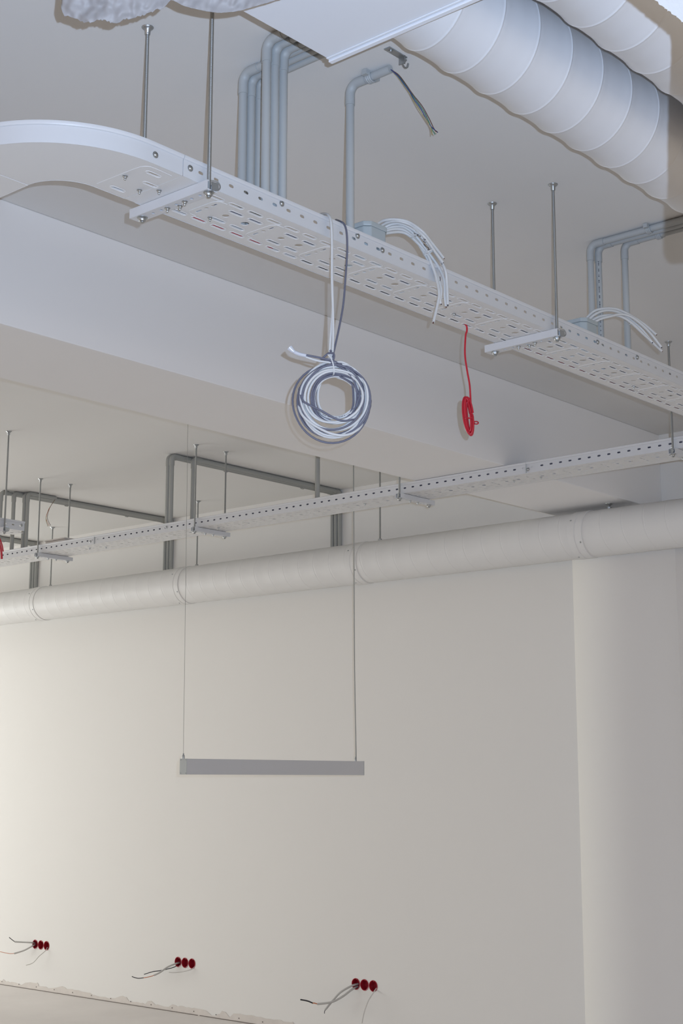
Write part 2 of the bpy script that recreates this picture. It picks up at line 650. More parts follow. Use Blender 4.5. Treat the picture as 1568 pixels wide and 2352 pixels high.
# second tray, running from left to right in front of the far duct
T2 = thing('cable_tray', 'straight white perforated cable tray running in front of the long far duct', 'cable tray', (5.570, 10.6, 3.0207), -PI / 2)
tray_base(T2, 0.085, 0.0, 42, False)
tray_rail(T2, 0.0, 171, -0.0005, -1)
tray_rail(T2, 0.0, 171, TW + 0.0005, 1)
for px, py in ((1212, 1078), (382, 1211), (207, 1244)):
    p = at(px, py, 0, 5.568)
    put_bolt(T2, (10.6 - p.y, -0.0005, p.z - 3.0207), (0, -1, 0), SCREW_ME, 1.1)
for px, py in ((1242, 1096), (1180, 1104), (838, 1157), (206, 1259), (243, 1257), (502, 1212)):
    p = at(px, py, 2, 3.0197)
    put_bolt(T2, (10.6 - p.y, p.x - 5.57, -0.0005), (0, 0, -1), BOLT_ME, 0.9)
for px in (1208, 222):
    b = MB()
    p = at(px, 1080, 0, 5.568)
    u = 10.6 - p.y
    b.box((u - 0.06, 0.0016, 0.004), (u + 0.06, 0.0030, 0.040))
    b.build('splice_plate', TRAYW, T2, smooth=0)
    b = MB()
    b.box((u - 0.0006, -0.0060, 0.0), (u + 0.0006, 0.0, 0.0535))
    b.build('joint_seam', FIXE, T2, smooth=0)

# third tray, only its end shows at the left edge
T3 = thing('cable_tray', 'short end of a white cable tray at the left edge, above the far tray', 'cable tray', (4.785 - 28 * PIT, 6.552, 2.960))
tray_base(T3, 0.065, 0.0, 7, False)
tray_rail(T3, 0.0, 28, -0.0005, -1)
tray_rail(T3, 0.0, 28, TW + 0.0005, 1)
put_bolt(T3, (28 * PIT - 0.02, -0.0005, 0.030), (0, -1, 0), SCREW_ME, 1.0)


# ------------------------------------------------------------------ trapeze hangers
def make_hanger(label, loc, rotz, zb, sep=0.241, nrod=2, group='trapeze hangers under the cable trays', ends=(-0.012, 0.271)):
    t = thing('trapeze_hanger', label, 'hanger', (loc[0], loc[1], zb), rotz, group)
    w, hgt, k = 0.017, 0.024, 0.0022
    y0, y1 = ends
    hs = [circle(0, v, 0.0048, 12) for v in (0.03, 0.06, 0.115, 0.17, 0.2)]
    b = MB()
    b.sheet([(-w, y0), (w, y0), (w, y1), (-w, y1)], hs, k, lambda u, v, ww: (u, v, ww))
    for s in (-1, 1):
        b.box((min(s * w, s * (w - k)), y0, k), (max(s * w, s * (w - k)), y1, hgt))
        b.box((min(s * (w - k), s * (w - 0.007)), y0, hgt - k), (max(s * (w - k), s * (w - 0.007)), y1, hgt))
    b.build('channel', TRAYW, t, smooth=0)
    # bent zinc hook at the near end
    b = MB()
    b.tube(smooth_path([(-0.004, -0.012, 0.026), (0.010, -0.020, 0.024), (0.015, -0.024, 0.012), (0.010, -0.022, 0.002), (-0.004, -0.014, 0.001)], 4), 0.0014, 6)
    b.add([(-0.004, -0.0125, 0.023), (0.012, -0.021, 0.021), (0.013, -0.022, 0.003), (-0.004, -0.0145, 0.003)], [(0, 1, 2, 3)])
    b.build('end_clip', ZINC, t)
    for yy in (0.0, sep)[:nrod]:
        b = MB()
        b.tube([(0, yy, -0.014), (0, yy, H - zb - 0.004)], 0.0049, 12)
        rod = b.build('threaded_rod', RODM, t)
        b = MB()
        b.lathe([(0.0135, 0), (0.0135, -0.0018), (0.0098, -0.0022)], 20, Matrix.Translation((0, yy, 0)))
        b.lathe([(0.0092, -0.002), (0.0092, -0.0095), (0.0078, -0.0105)], 6, Matrix.Translation((0, yy, 0)))
        b.build('nut', ZINC, t)
        b = MB()
        b.lathe([(0.0058, -0.022), (0.0072, -0.020), (0.0078, -0.008), (0.0135, -0.004), (0.0158, -0.0012), (0.0158, 0.0)], 24, Matrix.Translation((0, yy, H - zb)))
        b.build('ceiling_anchor', ZINC, t)
    for yy in (0.085, 0.148):
        put_bolt(t, (0, yy, 0), (0, 0, -1), BOLT_ME, 1.0, 'clamp_bolt')
    return t


hA = make_hanger('white channel hanger with two threaded rods under the near tray beside its bend', (2.235, 2.383), 0, 2.986)
hA2 = put_bolt(hA, (0.012, 0.115, 0), (0, 0, -1), BOLT_ME, 0.95, 'clamp_bolt')
dup(hA, (3.765, 2.383, 2.986), None, 'white channel hanger under the near tray, to the right of the red cable coil')
far_labels = ['white channel hanger of the far tray at the right edge of the picture',
              'white channel hanger of the far tray below the beam, right of the pendant cable',
              'white channel hanger of the far tray beside the left pendant wire',
              'white channel hanger at the left end of the far tray, under the hanging cores']
hB = make_hanger(far_labels[0], (5.553, 2.939), -PI / 2, 2.9945)
for (yy, lab) in zip((4.473, 5.986, 7.452), far_labels[1:]):
    dup(hB, (5.553, yy, 2.9945), -PI / 2, lab)
make_hanger('channel hanger at the left edge, holding the short tray end', (4.640, 6.535), 0, 2.936)


# ------------------------------------------------------------------ spiral ducts
def spiral(b, L0, L1, r, pitch, phase, axis_pt, along_y=False, swell=0.0035, rib=0.0016, hand=1.0, ribw=0.0024, seg=56):
    frac = [-0.5, -0.38, -0.26, -0.17, -0.10, -0.06, -0.036, -0.018, -0.007, 0.007, 0.018, 0.036, 0.06, 0.10, 0.17, 0.26, 0.38]
    n0 = int((L0 - phase) / pitch) - 1
    n1 = int((L1 - phase) / pitch) + 1
    xs = [(k + f, f * pitch) for k in range(n0, n1 + 1) for f in frac]
    vs, fs = [], []
    for (kk, s) in xs:
        h = swell * math.exp(-(s / 0.026) ** 2) + rib * math.exp(-(s / ribw) ** 2)
        for j in range(seg + 1):
            ph = 2 * PI * j / seg
            x = phase + kk * pitch - hand * pitch * (ph - 0.853) / (2 * PI)
            x = min(max(x, L0), L1)
            rr = r + h
            c, s_ = math.cos(ph) * rr, -math.sin(ph) * rr
            if along_y:
                vs.append((axis_pt[0] + c, x, axis_pt[1] + s_))
            else:
                vs.append((x, axis_pt[0] + c, axis_pt[1] + s_))
    m = seg + 1
    for i in range(len(xs) - 1):
        for j in range(seg):
            fs.append((i * m + j, i * m + j + 1, (i + 1) * m + j + 1, (i + 1) * m + j))
    b.add(vs, fs)


DA = thing('spiral_duct', 'large white spiral duct running from the white ceiling panel towards the right edge', 'duct', (2.0, 1.797, 3.335))
b = MB()
spiral(b, 0.176, 4.95, 0.1245, 0.1392, 0.790, (0.0, 0.0))
b.build('duct_body', DUCTW, DA, smooth=60)
DB = thing('spiral_duct', 'second white spiral duct, cut by the top right corner, lying against the first one', 'duct', (1.2, 1.459, 3.335))
b = MB()
spiral(b, 0.99, 5.75, 0.1245, 0.1392, 1.470, (0.0, 0.0))
b.build('duct_body', DUCTW, DB, smooth=60)

# the long duct along the far wall
DC = thing('spiral_duct', 'long white spiral duct running the whole width along the far wall under the beam', 'duct', (6.74, 0, 2.918))
b = MB()
spiral(b, -3.5, 12.9, 0.1275, 0.130, 0.0, (0.0, 0.0), along_y=True, swell=0.0012, rib=-0.0009, hand=-1.0, ribw=0.0022, seg=48)
b.build('duct_body', DUCTF, DC, smooth=60)
for yy in (4.11, 5.72, 7.33, 8.95, 2.5):
    b = MB()
    mm = Matrix.Translation((0, yy, 0)) @ Matrix.Rotation(PI / 2, 4, 'X')
    b.lathe([(0.1296, -0.045), (0.1318, -0.043), (0.1318, -0.004), (0.1300, -0.002), (0.1300, 0.002), (0.1318, 0.004), (0.1318, 0.043), (0.1296, 0.045)], 48, mm)
    cb = b.build('coupling_band', DUCTF, DC, smooth=40)
    for (ang, dy) in ((2.6, 0.03), (3.6, -0.03), (4.4, 0.03)):
        d = Vector((math.cos(ang), 0, math.sin(ang)))
        o = bpy.data.objects.new('rivet', SCREW_ME)
        COL.objects.link(o)
        o.parent = cb
        o.matrix_local = Matrix.Translation(d * 0.1312 + Vector((0, yy + dy, 0))) @ d.to_track_quat('Z', 'Y').to_matrix().to_4x4() @ Matrix.Scale(0.7, 4)
rods = [(5.586, H, 'thin threaded rod holding the far duct, right of the pendant cable'),
        (7.236, H, 'thin threaded rod holding the far duct, beside the left pendant wire'),
        (8.868, H, 'thin threaded rod holding the far duct near the left edge'),
        (3.965, BZ, 'very short rod between the beam and the far duct')]
for (yy, zt, lab) in rods:
    t = thing('duct_hanger', lab, 'rod', (6.74, yy, zt), 0, 'rods holding the far duct')
    b = MB()
    b.tube([(0, 0, 0), (0, 0, 3.048 - zt)], 0.0055, 10)
    b.build('threaded_rod', RODM, t)
    b = MB()
    b.lathe([(0.007, -0.016), (0.009, -0.010), (0.019, -0.004), (0.020, 0.0)], 20)
    b.build('ceiling_anchor', ZINC, t)
    b = MB()
    b.lathe([(0.012, 3.046 - zt), (0.012, 3.056 - zt)], 6)
    b.build('nut', ZINC, t)

# ------------------------------------------------------------------ ceiling unit above the first duct
UN = thing('ceiling_unit', 'flat white underside of a ceiling air unit between plastic film and large duct', 'air unit', (1.25, 1.0, 3.15))
b = MB()
b.box((0.012, 0.012, 0.0), (0.913, 0.918, 0.32))
b.build('housing', PANEL, UN, smooth=0, bevel=0.003)
b = MB()
b.box((0.0, 0.0, -0.004), (0.925, 0.934, 0.0))
b.build('bottom_panel', PANEL, UN, smooth=0, bevel=0.0015)
b = MB()
b.box((0.913, 0.0, -0.0115), (0.925, 0.934, -0.0042))
b.box((0.905, 0.0, -0.0065), (0.911, 0.934, -0.0042))
b.build('flange', PANEL, UN, smooth=0, bevel=0.001)

# plastic film hanging in front of the unit
prof = [(140, 20), (148, 37), (160, 37), (182, 48), (196, 53), (207, 51), (222, 47), (238, 46), (250, 50), (264, 54), (275, 54), (280, 46), (291, 43), (308, 41),
        (323, 36), (337, 31), (350, 26), (362, 22), (375, 19), (386, 6), (392, 0), (398, 1), (410, 8), (423, 14), (448, 20), (474, 26), (490, 28), (508, 29), (535, 27),
        (552, 24), (567, 20), (580, 16), (594, 12), (615, 6), (637, -1), (660, -8)]
random.seed(21)
fine = []
for (xa, ya), (xb2, yb2) in zip(prof[:-1], prof[1:]):
    k_ = max(1, int((xb2 - xa) / 3.2))
    for q in range(k_):
        t = q / k_
        fine.append((xa + (xb2 - xa) * t, ya + (yb2 - ya) * t, random.uniform(-2.4, 2.4) if xa < 385 else random.uniform(-0.4, 0.4)))
prof = fine + [(prof[-1][0], prof[-1][1], 0.0)]
vs, fs = [], []
R_ = 40
for i, (px, pb, jit) in enumerate(prof):
    for j in range(R_ + 1):
        t = (j / R_) ** 1.3
        py = pb + (-125 - pb) * t + jit * (1 - t) ** 40
        pxx = px + (12 * t if i == 0 else 0)
        nz = noise.noise(Vector((pxx / 38.0, py / 26.0, 0.3))) + 0.5 * noise.noise(Vector((pxx / 14.0, py / 18.0, 4.3)))
        dd = 2.62 + 0.010 * nz + 0.004 * abs(noise.noise(Vector((pxx / 30.0 + py / 30.0, py / 70.0, 9.0)))) - 0.02 * math.sin((px - 140) / 520.0 * PI * 2)
        vs.append(at_depth(pxx, py, dd))
m = R_ + 1
for i in range(len(prof) - 1):
    for j in range(R_):
        fs.append((i * m + j, i * m + j + 1, (i + 1) * m + j + 1, (i + 1) * m + j))
b = MB()
b.add(vs, fs)
o = b.build('plastic_film', FILM, None, smooth=70)
sd = o.modifiers.new('thick', 'SOLIDIFY')
sd.thickness = 0.0008
tag(o, 'torn crumpled plastic film hanging from the ceiling at the top left', 'plastic film')

# torn insulation hanging close to the camera at the top right corner
random.seed(11)
pts = []
n_ = 60
for k in range(n_ + 1):
    t = k / n_
    x = 1425 + (1573 - 1425) * t
    y = -59 + (54 + 59) * t
    pts.append((x + random.uniform(-2.2, 2.2), y + random.uniform(-2.2, 2.2)))
for k in range(40):
    pts.append((1574 + random.uniform(-1.2, 1.2), 66 + k * 12))
pts += [(1580, 548), (1592, 560), (1640, 556), (1700, 540), (1700, -560), (1425, -560)]
b = MB()
b.sheet(pts, [], 0.035, lambda u, v, w: at_depth(u, v, 1.90 + w))
tag(b.build('insulation_strip', FOAM, None, smooth=0), 'ragged white insulation edge in the top right corner, close to the camera', 'insulation')

# ------------------------------------------------------------------ conduits
RC = 0.0118


def elbow_path(p_down, p_corner, p_run, rad=0.028, n=8):
    a = (p_down - p_corner).normalized()
    c = (p_run - p_corner).normalized()
    A = p_corner + a * rad
    C_ = p_corner + c * rad
    cen = p_corner + a * rad + c * rad
    out = []
    for k in range(n + 1):
        th = PI / 2 * k / n
        out.append(cen - c * rad * math.cos(th) - a * rad * math.sin(th))
    return out, A, C_


def conduit(label, x, y, zlow, direction, end, r=RC, m=PVC, group='grey plastic conduits', wall_drop=None, zc=None, clips=()):
    """vertical drop, elbow at the ceiling, horizontal run, optionally a second elbow down the wall"""
    zc = zc or (H - r - 0.002)
    t = thing('conduit', label, 'conduit', (x, y, zlow), 0, group)
    o = Vector((x, y, zlow))
    d = Vector(direction)
    corner = Vector((x, y, zc)) - o
    ep, A, C_ = elbow_path(Vector((0, 0, 0)), corner, corner + d, 0.027)
    far = Vector(end) - o
    far.z = corner.z
    b = MB()
    b.tube([Vector((0, 0, 0)), A], r, 16)
    b.build('drop_pipe', m, t)
    b = MB()
    full = [A - Vector((0, 0, 0.032))] + ep + [C_ + d * 0.032]
    b.tube(full, r * 1.17, 16)
    b.build('elbow', m, t)
    b = MB()
    if wall_drop is None:
        b.tube([C_, far], r, 16)
        b.build('ceiling_pipe', m, t)
    else:
        ep2, A2, C2 = elbow_path(far + Vector((0, 0, -1)), far, far - d, 0.022)
        b.tube([C_, C2], r, 16)
        b.build('ceiling_pipe', m, t)
        b = MB()
        b.tube([A2 - Vector((0, 0, 0.02))] + ep2 + [C2 - d * 0.02], r * 1.15, 16)
        b.build('elbow', m, t)
        b = MB()
        b.tube([A2, Vector((far.x, far.y, wall_drop - zlow))], r, 16)
        b.build('wall_pipe', m, t)
    for s in clips:
        p = corner + d * s
        side = d.cross(Vector((0, 0, 1)))
        b = MB()
        ring = []
        for k in range(13):
            th = PI * 1.15 * (k / 12) - PI * 0.075 + PI
            ring.append(p + side * math.cos(th) * (r + 0.003) + Vector((0, 0, math.sin(th) * (r + 0.003))))
        for dd in (-0.006, 0, 0.006):
            b.tube([q + d * dd for q in ring], 0.0032, 6)
        q1 = p + side * (r + 0.010) - Vector((0, 0, 0.001))
        b.box((-0.008, -0.008, -0.002), (0.008, 0.008, r + 0.001), Matrix.Translation(q1))
        b.box((-0.008, -0.008, -0.002), (0.008, 0.008, r + 0.001), Matrix.Translation(p - side * (r + 0.010) - Vector((0, 0, 0.001))))
        b.build('pipe_clip', m, t)
    return t


near = [(2.470, 2.424, 'fourth'), (2.503, 2.426, 'fifth'), (2.536, 2.427, 'sixth and rightmost'),
        (2.556, 2.597, 'leftmost'), (2.584, 2.594, 'second'), (2.613, 2.591, 'third')]
for (x, y, w) in near:
    conduit('%s grey conduit of the group of six dropping into the near tray' % w, x, y, 3.013, (0, -1, 0), (x, 1.55, 0),
            group='six conduits dropping into the near tray')
conduit('single grey conduit with a clip, open end above the near tray, loose cores hanging out', 2.797, 2.420, 3.013, (0, -1, 0), (2.797, 2.275, 0),
        group='conduits above the near tray', clips=(0.075,))
conduit('grey conduit standing beside the second junction box, leftmost of three', 4.283, 2.562, 3.013, (0, -1, 0), (4.283, -0.5, 0), group='conduits at the right end of the near tray', clips=(0.24,))
pr = conduit('grey conduit with black lettering along it beside the second junction box', 4.315, 2.548, 3.013, (0, -1, 0), (4.315, -0.5, 0), group='conduits at the right end of the near tray')
conduit('grey conduit dropping into the near tray on its own near the right edge', 4.352, 2.462, 3.013, (0, -1, 0), (4.352, -0.5, 0), group='conduits at the right end of the near tray', clips=(0.14,))
# lettering strip on that conduit: small dashes like print seen from afar
random.seed(8)
b = MB()
z = 0.42
dirc = Vector((-0.86, -0.5, 0)).normalized()
tang = Vector((-dirc.y, dirc.x, 0))
while z > 0.08:
    hh = random.uniform(0.002, 0.005)
    ww = 0.0010 + 0.0009 * random.random()
    p = dirc * (RC + 0.0002)
    b.add([p - tang * ww + Vector((0, 0, z)), p + tang * ww + Vector((0, 0, z)), p + tang * ww + Vector((0, 0, z - hh)), p - tang * ww + Vector((0, 0, z - hh))], [(0, 1, 2, 3)])
    z -= hh + random.choice((0.0015, 0.002, 0.002, 0.012))
b.build('printed_marking', INK, pr, smooth=0)

GB = 'conduits of the far bay'
conduit('far conduit with its elbow left of the left pendant wire, leftmost drop there', 5.610, 6.287, 3.0235, (1, 0, 0), (XW - 0.014, 6.287, 0), m=PVCD, group=GB, wall_drop=2.88, clips=(0.48, 1.18), r=0.0135)
conduit('far conduit dropping just right of its neighbour, left of the pendant wire', 5.610, 6.256, 3.0235, (1, 0, 0), (XW - 0.014, 6.254, 0), m=PVCD, group=GB, wall_drop=2.88, r=0.0135)
conduit('far conduit dropping behind the rod beside the left pendant wire', 5.752, 6.222, 3.0235, (1, 0, 0), (XW - 0.014, 6.222, 0), m=PVCD, group=GB, wall_drop=2.88, r=0.0135)
conduit('far conduit seen just below the beam edge, above the middle of the pendant light', 5.688, 5.157, 3.0235, (0, -1, 0), (5.70, 4.40, 0), m=PVCD, group=GB, r=0.0135)
conduit('far conduit at the left edge, elbow beside the tall rod', 5.609, 7.955, 3.0235, (1, 0, 0), (XW - 0.014, 7.955, 0), m=PVCD, group=GB, wall_drop=2.88, clips=(0.55, 1.1), r=0.0135)
conduit('far conduit behind the short tray end, second from the left edge', 5.688, 7.920, 3.0235, (1, 0, 0), (XW - 0.014, 7.920, 0), m=PVCD, group=GB, wall_drop=2.88, r=0.0135)
conduit('far conduit right of the short tray end, third from the left edge', 5.752, 7.886, 3.0235, (1, 0, 0), (XW - 0.014, 7.886, 0), m=PVCD, group=GB, wall_drop=2.88, r=0.0135)
conduit('far conduit ending open above the hanging cores', 5.752, 7.850, 3.0235, (1, 0, 0), (5.985, 7.850, 0), m=PVCD, group=GB, r=0.0115)
for k, w in enumerate(('left', 'middle', 'right')):
    yy = 9.585 - 0.034 * k
    conduit('farthest group of three conduits on the wall at the left edge, %s pipe' % w, 5.60 + 0.05 * k, yy, 3.0235, (1, 0, 0), (XW - 0.014, yy, 0), m=PVCD, group=GB,
            wall_drop=2.88, clips=(1.2,) if k == 0 else (), r=0.0135)

# metal clip left on the ceiling beside the large duct
t = thing('ceiling_clip', 'small bent zinc clip screwed to the ceiling beside the large duct', 'clip', (2.765, 2.225, H))
b = MB()
b.box((-0.045, -0.010, -0.003), (0.030, 0.010, 0.0))
b.box((0.018, -0.010, -0.022), (0.021, 0.010, 0.0))
b.tube(smooth_path([(0.020, 0, -0.020), (0.030, 0, -0.028), (0.042, 0, -0.022), (0.046, 0, -0.010)], 4), 0.0028, 6)
b.build('strap', ZINC, t, smooth=0)
put_bolt(t, (-0.028, 0, -0.003), (0, 0, -1), SCREW_ME, 0.9, 'screw')
put_bolt(t, (0.030, 0, -0.006), (0, 0, -1), BOLT_ME, 0.9)


# ------------------------------------------------------------------ junction boxes and their cables
def junction_box(label, loc, w=0.095, d=0.10, hgt=0.102):
    t = thing('junction_box', label, 'junction box', loc, 0, 'grey junction boxes in the near tray')
    ch = 0.016
    sec = [(ch, 0), (w - ch, 0), (w, ch), (w, d - ch), (w - ch, d), (ch, d), (0, d - ch), (0, ch)]
    b = MB()
    b.sheet(sec, [], hgt, lambda u, v, ww: (u, v, ww))
    b.build('box_body', BOXG, t, smooth=0, bevel=0.003)
    b = MB()
    g = 0.003
    sec2 = [(u + (g if u > w / 2 else -g), v + (g if v > d / 2 else -g)) for u, v in sec]
    b.sheet(sec2, [], 0.014, lambda u, v, ww: (u, v, hgt + ww))
    b.build('box_lid', BOXG, t, smooth=0, bevel=0.003)
    for (u, z) in ((0.028, 0.050), (0.068, 0.050)):
        b = MB()
        b.lathe([(0.015, 0), (0.015, 0.005), (0.012, 0.009), (0.008, 0.011)], 20, Matrix.Translation((u, 0, z)) @ Matrix.Rotation(PI / 2, 4, 'X'))
        b.build('cable_grommet', CLEARG, t, smooth=40)
    for v in (0.03, 0.07):
        b = MB()
        b.lathe([(0.014, 0), (0.014, 0.006), (0.010, 0.010)], 20, Matrix.Translation((w, v, 0.055)) @ Matrix.Rotation(PI / 2, 4, 'Y'))
        b.build('cable_grommet', CLEARG, t, smooth=40)
    return t


junction_box('grey plastic junction box in the near tray beside the single conduit', (2.885, 2.432, 3.0127))
junction_box('grey plastic junction box in the near tray at the group of three conduits', (4.015, 2.432, 3.0127))


def arc_cable(label, pts, planes, r=0.0042, group=None, m=WCAB, tip=None, name='cable'):
    """cable through measured image points, each on its own y plane"""
    P = [at(px, py, 1, yy) for (px, py), yy in zip(pts, planes)]
    S = smooth_path(P, 8)
    o = S[0].copy()
    if tip:
        t = thing(name, label, 'cable', o, 0, group)
        b = MB()
        b.tube([p - o for p in S], r, 10)
        b.build('sheath', m, t)
        b = MB()
        d = (S[-1] - S[-3]).normalized()
        b.tube([S[-1] - o, S[-1] - o + d * 0.004], r * 0.45, 8)
        b.build('bare_core', tip, t)
        return t
    b = MB()
    b.tube([p - o for p in S], r, 10)
    ob = b.build(name, m, None)
    ob.location = o
    tag(ob, label, 'cable', group)
    return ob


G1 = 'white cables arching out of the first junction box'
L1 = ['white cable on the outside of the arch, ending shortest beside the ink marks', 'white cable second from the outside of the arch at the first junction box',
      'white cable ending highest on the tray face at the right of the bundle', 'white cable in the middle of the bundle hanging over the near tray',
      'white cable left of the middle in the bundle hanging over the near tray', 'longest white cable, hanging below the tray edge at the bundle']
arcs = [
    [(866, 516), (880, 507), (906, 504), (938, 510), (970, 532), (990, 556), (1018, 592)],
    [(872, 521), (890, 511), (914, 508), (946, 519), (974, 544), (1000, 580), (1016, 602)],
    [(880, 524), (900, 515), (924, 515), (953, 531), (980, 558), (1007, 592), (1022, 620), (1026, 650), (1028, 700)],
    [(886, 527), (905, 521), (930, 523), (957, 545), (983, 580), (1006, 612), (1020, 645), (1021, 680), (1024, 704)],
    [(878, 532), (908, 526), (932, 531), (958, 556), (982, 596), (1003, 634), (1013, 665), (1010, 690), (1012, 697)],
    [(876, 538), (914, 533), (938, 540), (966, 566), (984, 590), (1000, 632), (1008, 672), (1004, 702), (995, 740)],
]
for i, (a, lab) in enumerate(zip(arcs, L1)):
    n = len(a)
    pl = [2.50 - 0.007 * i + (2.378 - 0.006 * (i % 3) - 2.50 + 0.007 * i) * min(1, k / (n - 3.0)) for k in range(n)]
    arc_cable(lab, a, pl, 0.0043, G1, tip=BROWN if i in (0, 3, 5) else INK)
G2 = 'white cables arching out of the second junction box'
L2 = ['white cable on the outside of the arch at the second junction box', 'white cable ending shortest at the second junction box',
      'lowest white cable of the arch at the second junction box, ending in the tail', 'white cable with the longest tail at the second junction box']
arcs = [
    [(1340, 738), (1362, 716), (1385, 709), (1415, 710), (1445, 723), (1478, 744), (1506, 768)],
    [(1345, 741), (1366, 722), (1392, 713), (1422, 718), (1448, 735), (1472, 755), (1497, 786)],
    [(1350, 744), (1372, 729), (1398, 724), (1425, 727), (1450, 742), (1480, 770), (1519, 806)],
    [(1354, 747), (1376, 734), (1400, 727), (1428, 722), (1456, 732), (1490, 762), (1518, 797)],
]
for i, (a, lab) in enumerate(zip(arcs, L2)):
    n = len(a)
    pl = [2.49 - 0.010 * i + (2.36 - 2.49) * (k / (n - 1.0)) for k in range(n)]
    arc_cable(lab, a, pl, 0.0047, G2, tip=BROWN if i % 2 == 0 else INK)

# ink marks on the first bundle: written strokes on the outermost cables
b = MB()
ink = [[(951, 534), (953, 537), (955, 536)], [(957, 537), (961, 542)], [(958, 541), (962, 538)], [(963, 541), (966, 543)],
       [(972, 549), (977, 550), (972, 555), (978, 556)], [(973, 560), (978, 566), (984, 570)], [(984, 569), (983, 574), (987, 573)],
       [(1010, 635), (1011, 641), (1010, 645)], [(1014, 604), (1015, 608)]]
for s in ink:
    P = [at(px, py, 1, 2.358) for px, py in s]
    b.tube(smooth_path(P, 3), 0.0008, 5)
mk = b.build('cable_marking', INK, None)
mkp = [o for o in bpy.data.objects if o.get('label') == L1[1]][0]
mk.parent = mkp
mk.matrix_parent_inverse = Matrix.Translation(mkp.location).inverted()


def tie(label, px, py, y, tang, rad, n=20, group='nylon cable ties'):
    c = at(px, py, 1, y)
    t = thing('cable_tie', label, 'cable tie', c, 0, group)
    d = Vector(tang).normalized()
    a = d.orthogonal().normalized()
    e = d.cross(a)
    b = MB()
    for off in (-0.0012, 0, 0.0012):
        b.tube([(a * math.cos(2 * PI * k / n) + e * math.sin(2 * PI * k / n)) * rad + d * off for k in range(n)], 0.0009, 6, closed=True)
    b.build('strap', TIE, t)
    b = MB()
    q = Vector((-0.6, -0.5, -0.6)).normalized()
    q = (q - d * q.dot(d)).normalized() * rad
    b.box((-0.004, -0.003, -0.004), (0.004, 0.003, 0.004), Matrix.Translation(q))
    b.build('lock_head', TIE, t, smooth=0)
    return t


tie('nylon tie round the white cables, upper one by the ink marks', 953, 536, 2.412, at(975, 560, 1, 2.40) - at(940, 528, 1, 2.42), 0.017)
tie('nylon tie round the white cables, lower one above the tray edge', 983, 580, 2.385, at(1000, 612, 1, 2.38) - at(972, 560, 1, 2.40), 0.016)
tie('nylon tie round the arching cables at the second junction box', 1450, 736, 2.41, at(1475, 756, 1, 2.40) - at(1430, 722, 1, 2.42), 0.016)

# ------------------------------------------------------------------ coil of white and slate cable
CD = 3.69
cc = at(760, 925, 1, 2.372)
CO = thing('cable_coil', 'coil of white and slate-grey cable hanging from the near tray in the middle', 'cable coil', cc)
NV = Vector((-FW.x, -FW.y, 0)).normalized()      # towards the viewer
PXM = 3.69 / FPX                                  # metres per image pixel at the coil


def coilpt(cx, cy, dz):
    """crop coordinates of the coil close-up (6.03 per pixel) -> local point"""
    px = 620 + cx / 6.03
    py = 780 + cy / 6.03
    return Vector((RT.x, RT.y, 0)).normalized() * ((px - 760) * PXM) + Vector((0, 0, -(py - 925) * PXM * 1.02)) + NV * dz


def loops(b, specs, r, lead_in=None, lead_out=None, start=PI / 2, seed=1, n=44):
    random.seed(seed)
    pts = []
    K = len(specs)
    if lead_in:
        pts += lead_in
    tot = K * n
    for i in range(tot + 1):
        t = i / n
        k = min(int(t), K - 1)
        f = t - k
        k2 = min(k + 1, K - 1)
        s = f * f * (3 - 2 * f) if f > 0.6 or k2 == k else 0
        s = max(0, (f - 0.75) / 0.25)
        s = s * s * (3 - 2 * s)
        A_, B_ = specs[k], specs[k2]
        cx, cy, rx, ry, rot, dz = [A_[q] * (1 - s) + B_[q] * s for q in range(6)]
        th = start + 2 * PI * t
        wob = 0.004 * math.sin(th * 2 + k * 1.3)
        irr = 1.0 + 0.022 * math.sin(th * 2 + k * 2.3 + seed) + 0.014 * math.sin(th * 3 + k * 1.1)
        ex, ey = rx * math.cos(th) * irr, -ry * math.sin(th) * irr
        c_, s_ = math.cos(rot), math.sin(rot)
        pts.append(coilpt(cx + ex * c_ - ey * s_, cy + ex * s_ + ey * c_, dz + wob))
    if lead_out:
        pts += lead_out
    b.tube(pts, r, 9)


RW, RG = 0.0034, 0.0028
down_w = [at(735, 492, 1, 2.46) - cc, at(744, 491, 1, 2.42) - cc, at(754, 494, 1, 2.388) - cc, at(760, 512, 1, 2.374) - cc, at(762, 560, 1, 2.373) - cc, at(762, 640, 1, 2.374) - cc,
          at(764, 700, 1, 2.374) - cc, at(765, 760, 1, 2.374) - cc, at(764, 800, 1, 2.373) - cc, at(760, 826, 1, 2.373) - cc]
down_w2 = [at(737, 494, 1, 2.465) - cc, at(746, 492, 1, 2.43) - cc, at(755, 495, 1, 2.394) - cc, at(761, 512, 1, 2.384) - cc, at(763, 560, 1, 2.383) - cc, at(763, 640, 1, 2.383) - cc,
           at(764, 700, 1, 2.382) - cc, at(760, 760, 1, 2.380) - cc, at(757, 806, 1, 2.378) - cc, at(760, 832, 1, 2.376) - cc]
down_g = [at(771, 505, 1, 2.45) - cc, at(780, 508, 1, 2.405) - cc, at(790, 515, 1, 2.386) - cc, at(796, 535, 1, 2.376) - cc, at(797, 580, 1, 2.374) - cc, at(793, 640, 1, 2.374) - cc,
          at(788, 700, 1, 2.374) - cc, at(778, 755, 1, 2.374) - cc, at(768, 800, 1, 2.373) - cc, at(762, 824, 1, 2.370) - cc]
b = MB()
loops(b, [(885, 825, 455, 450, 0.05, 0.012), (900, 830, 490, 520, 0.15, 0.004), (880, 800, 395, 372, 0.1, 0.014), (905, 815, 375, 370, -0.1, 0.008), (890, 850, 440, 480, 0.3, -0.004)],
      RW, smooth_path(down_w, 4)[:-1], None, seed=2)
b.build('white_cable', WCAB, CO)
b = MB()
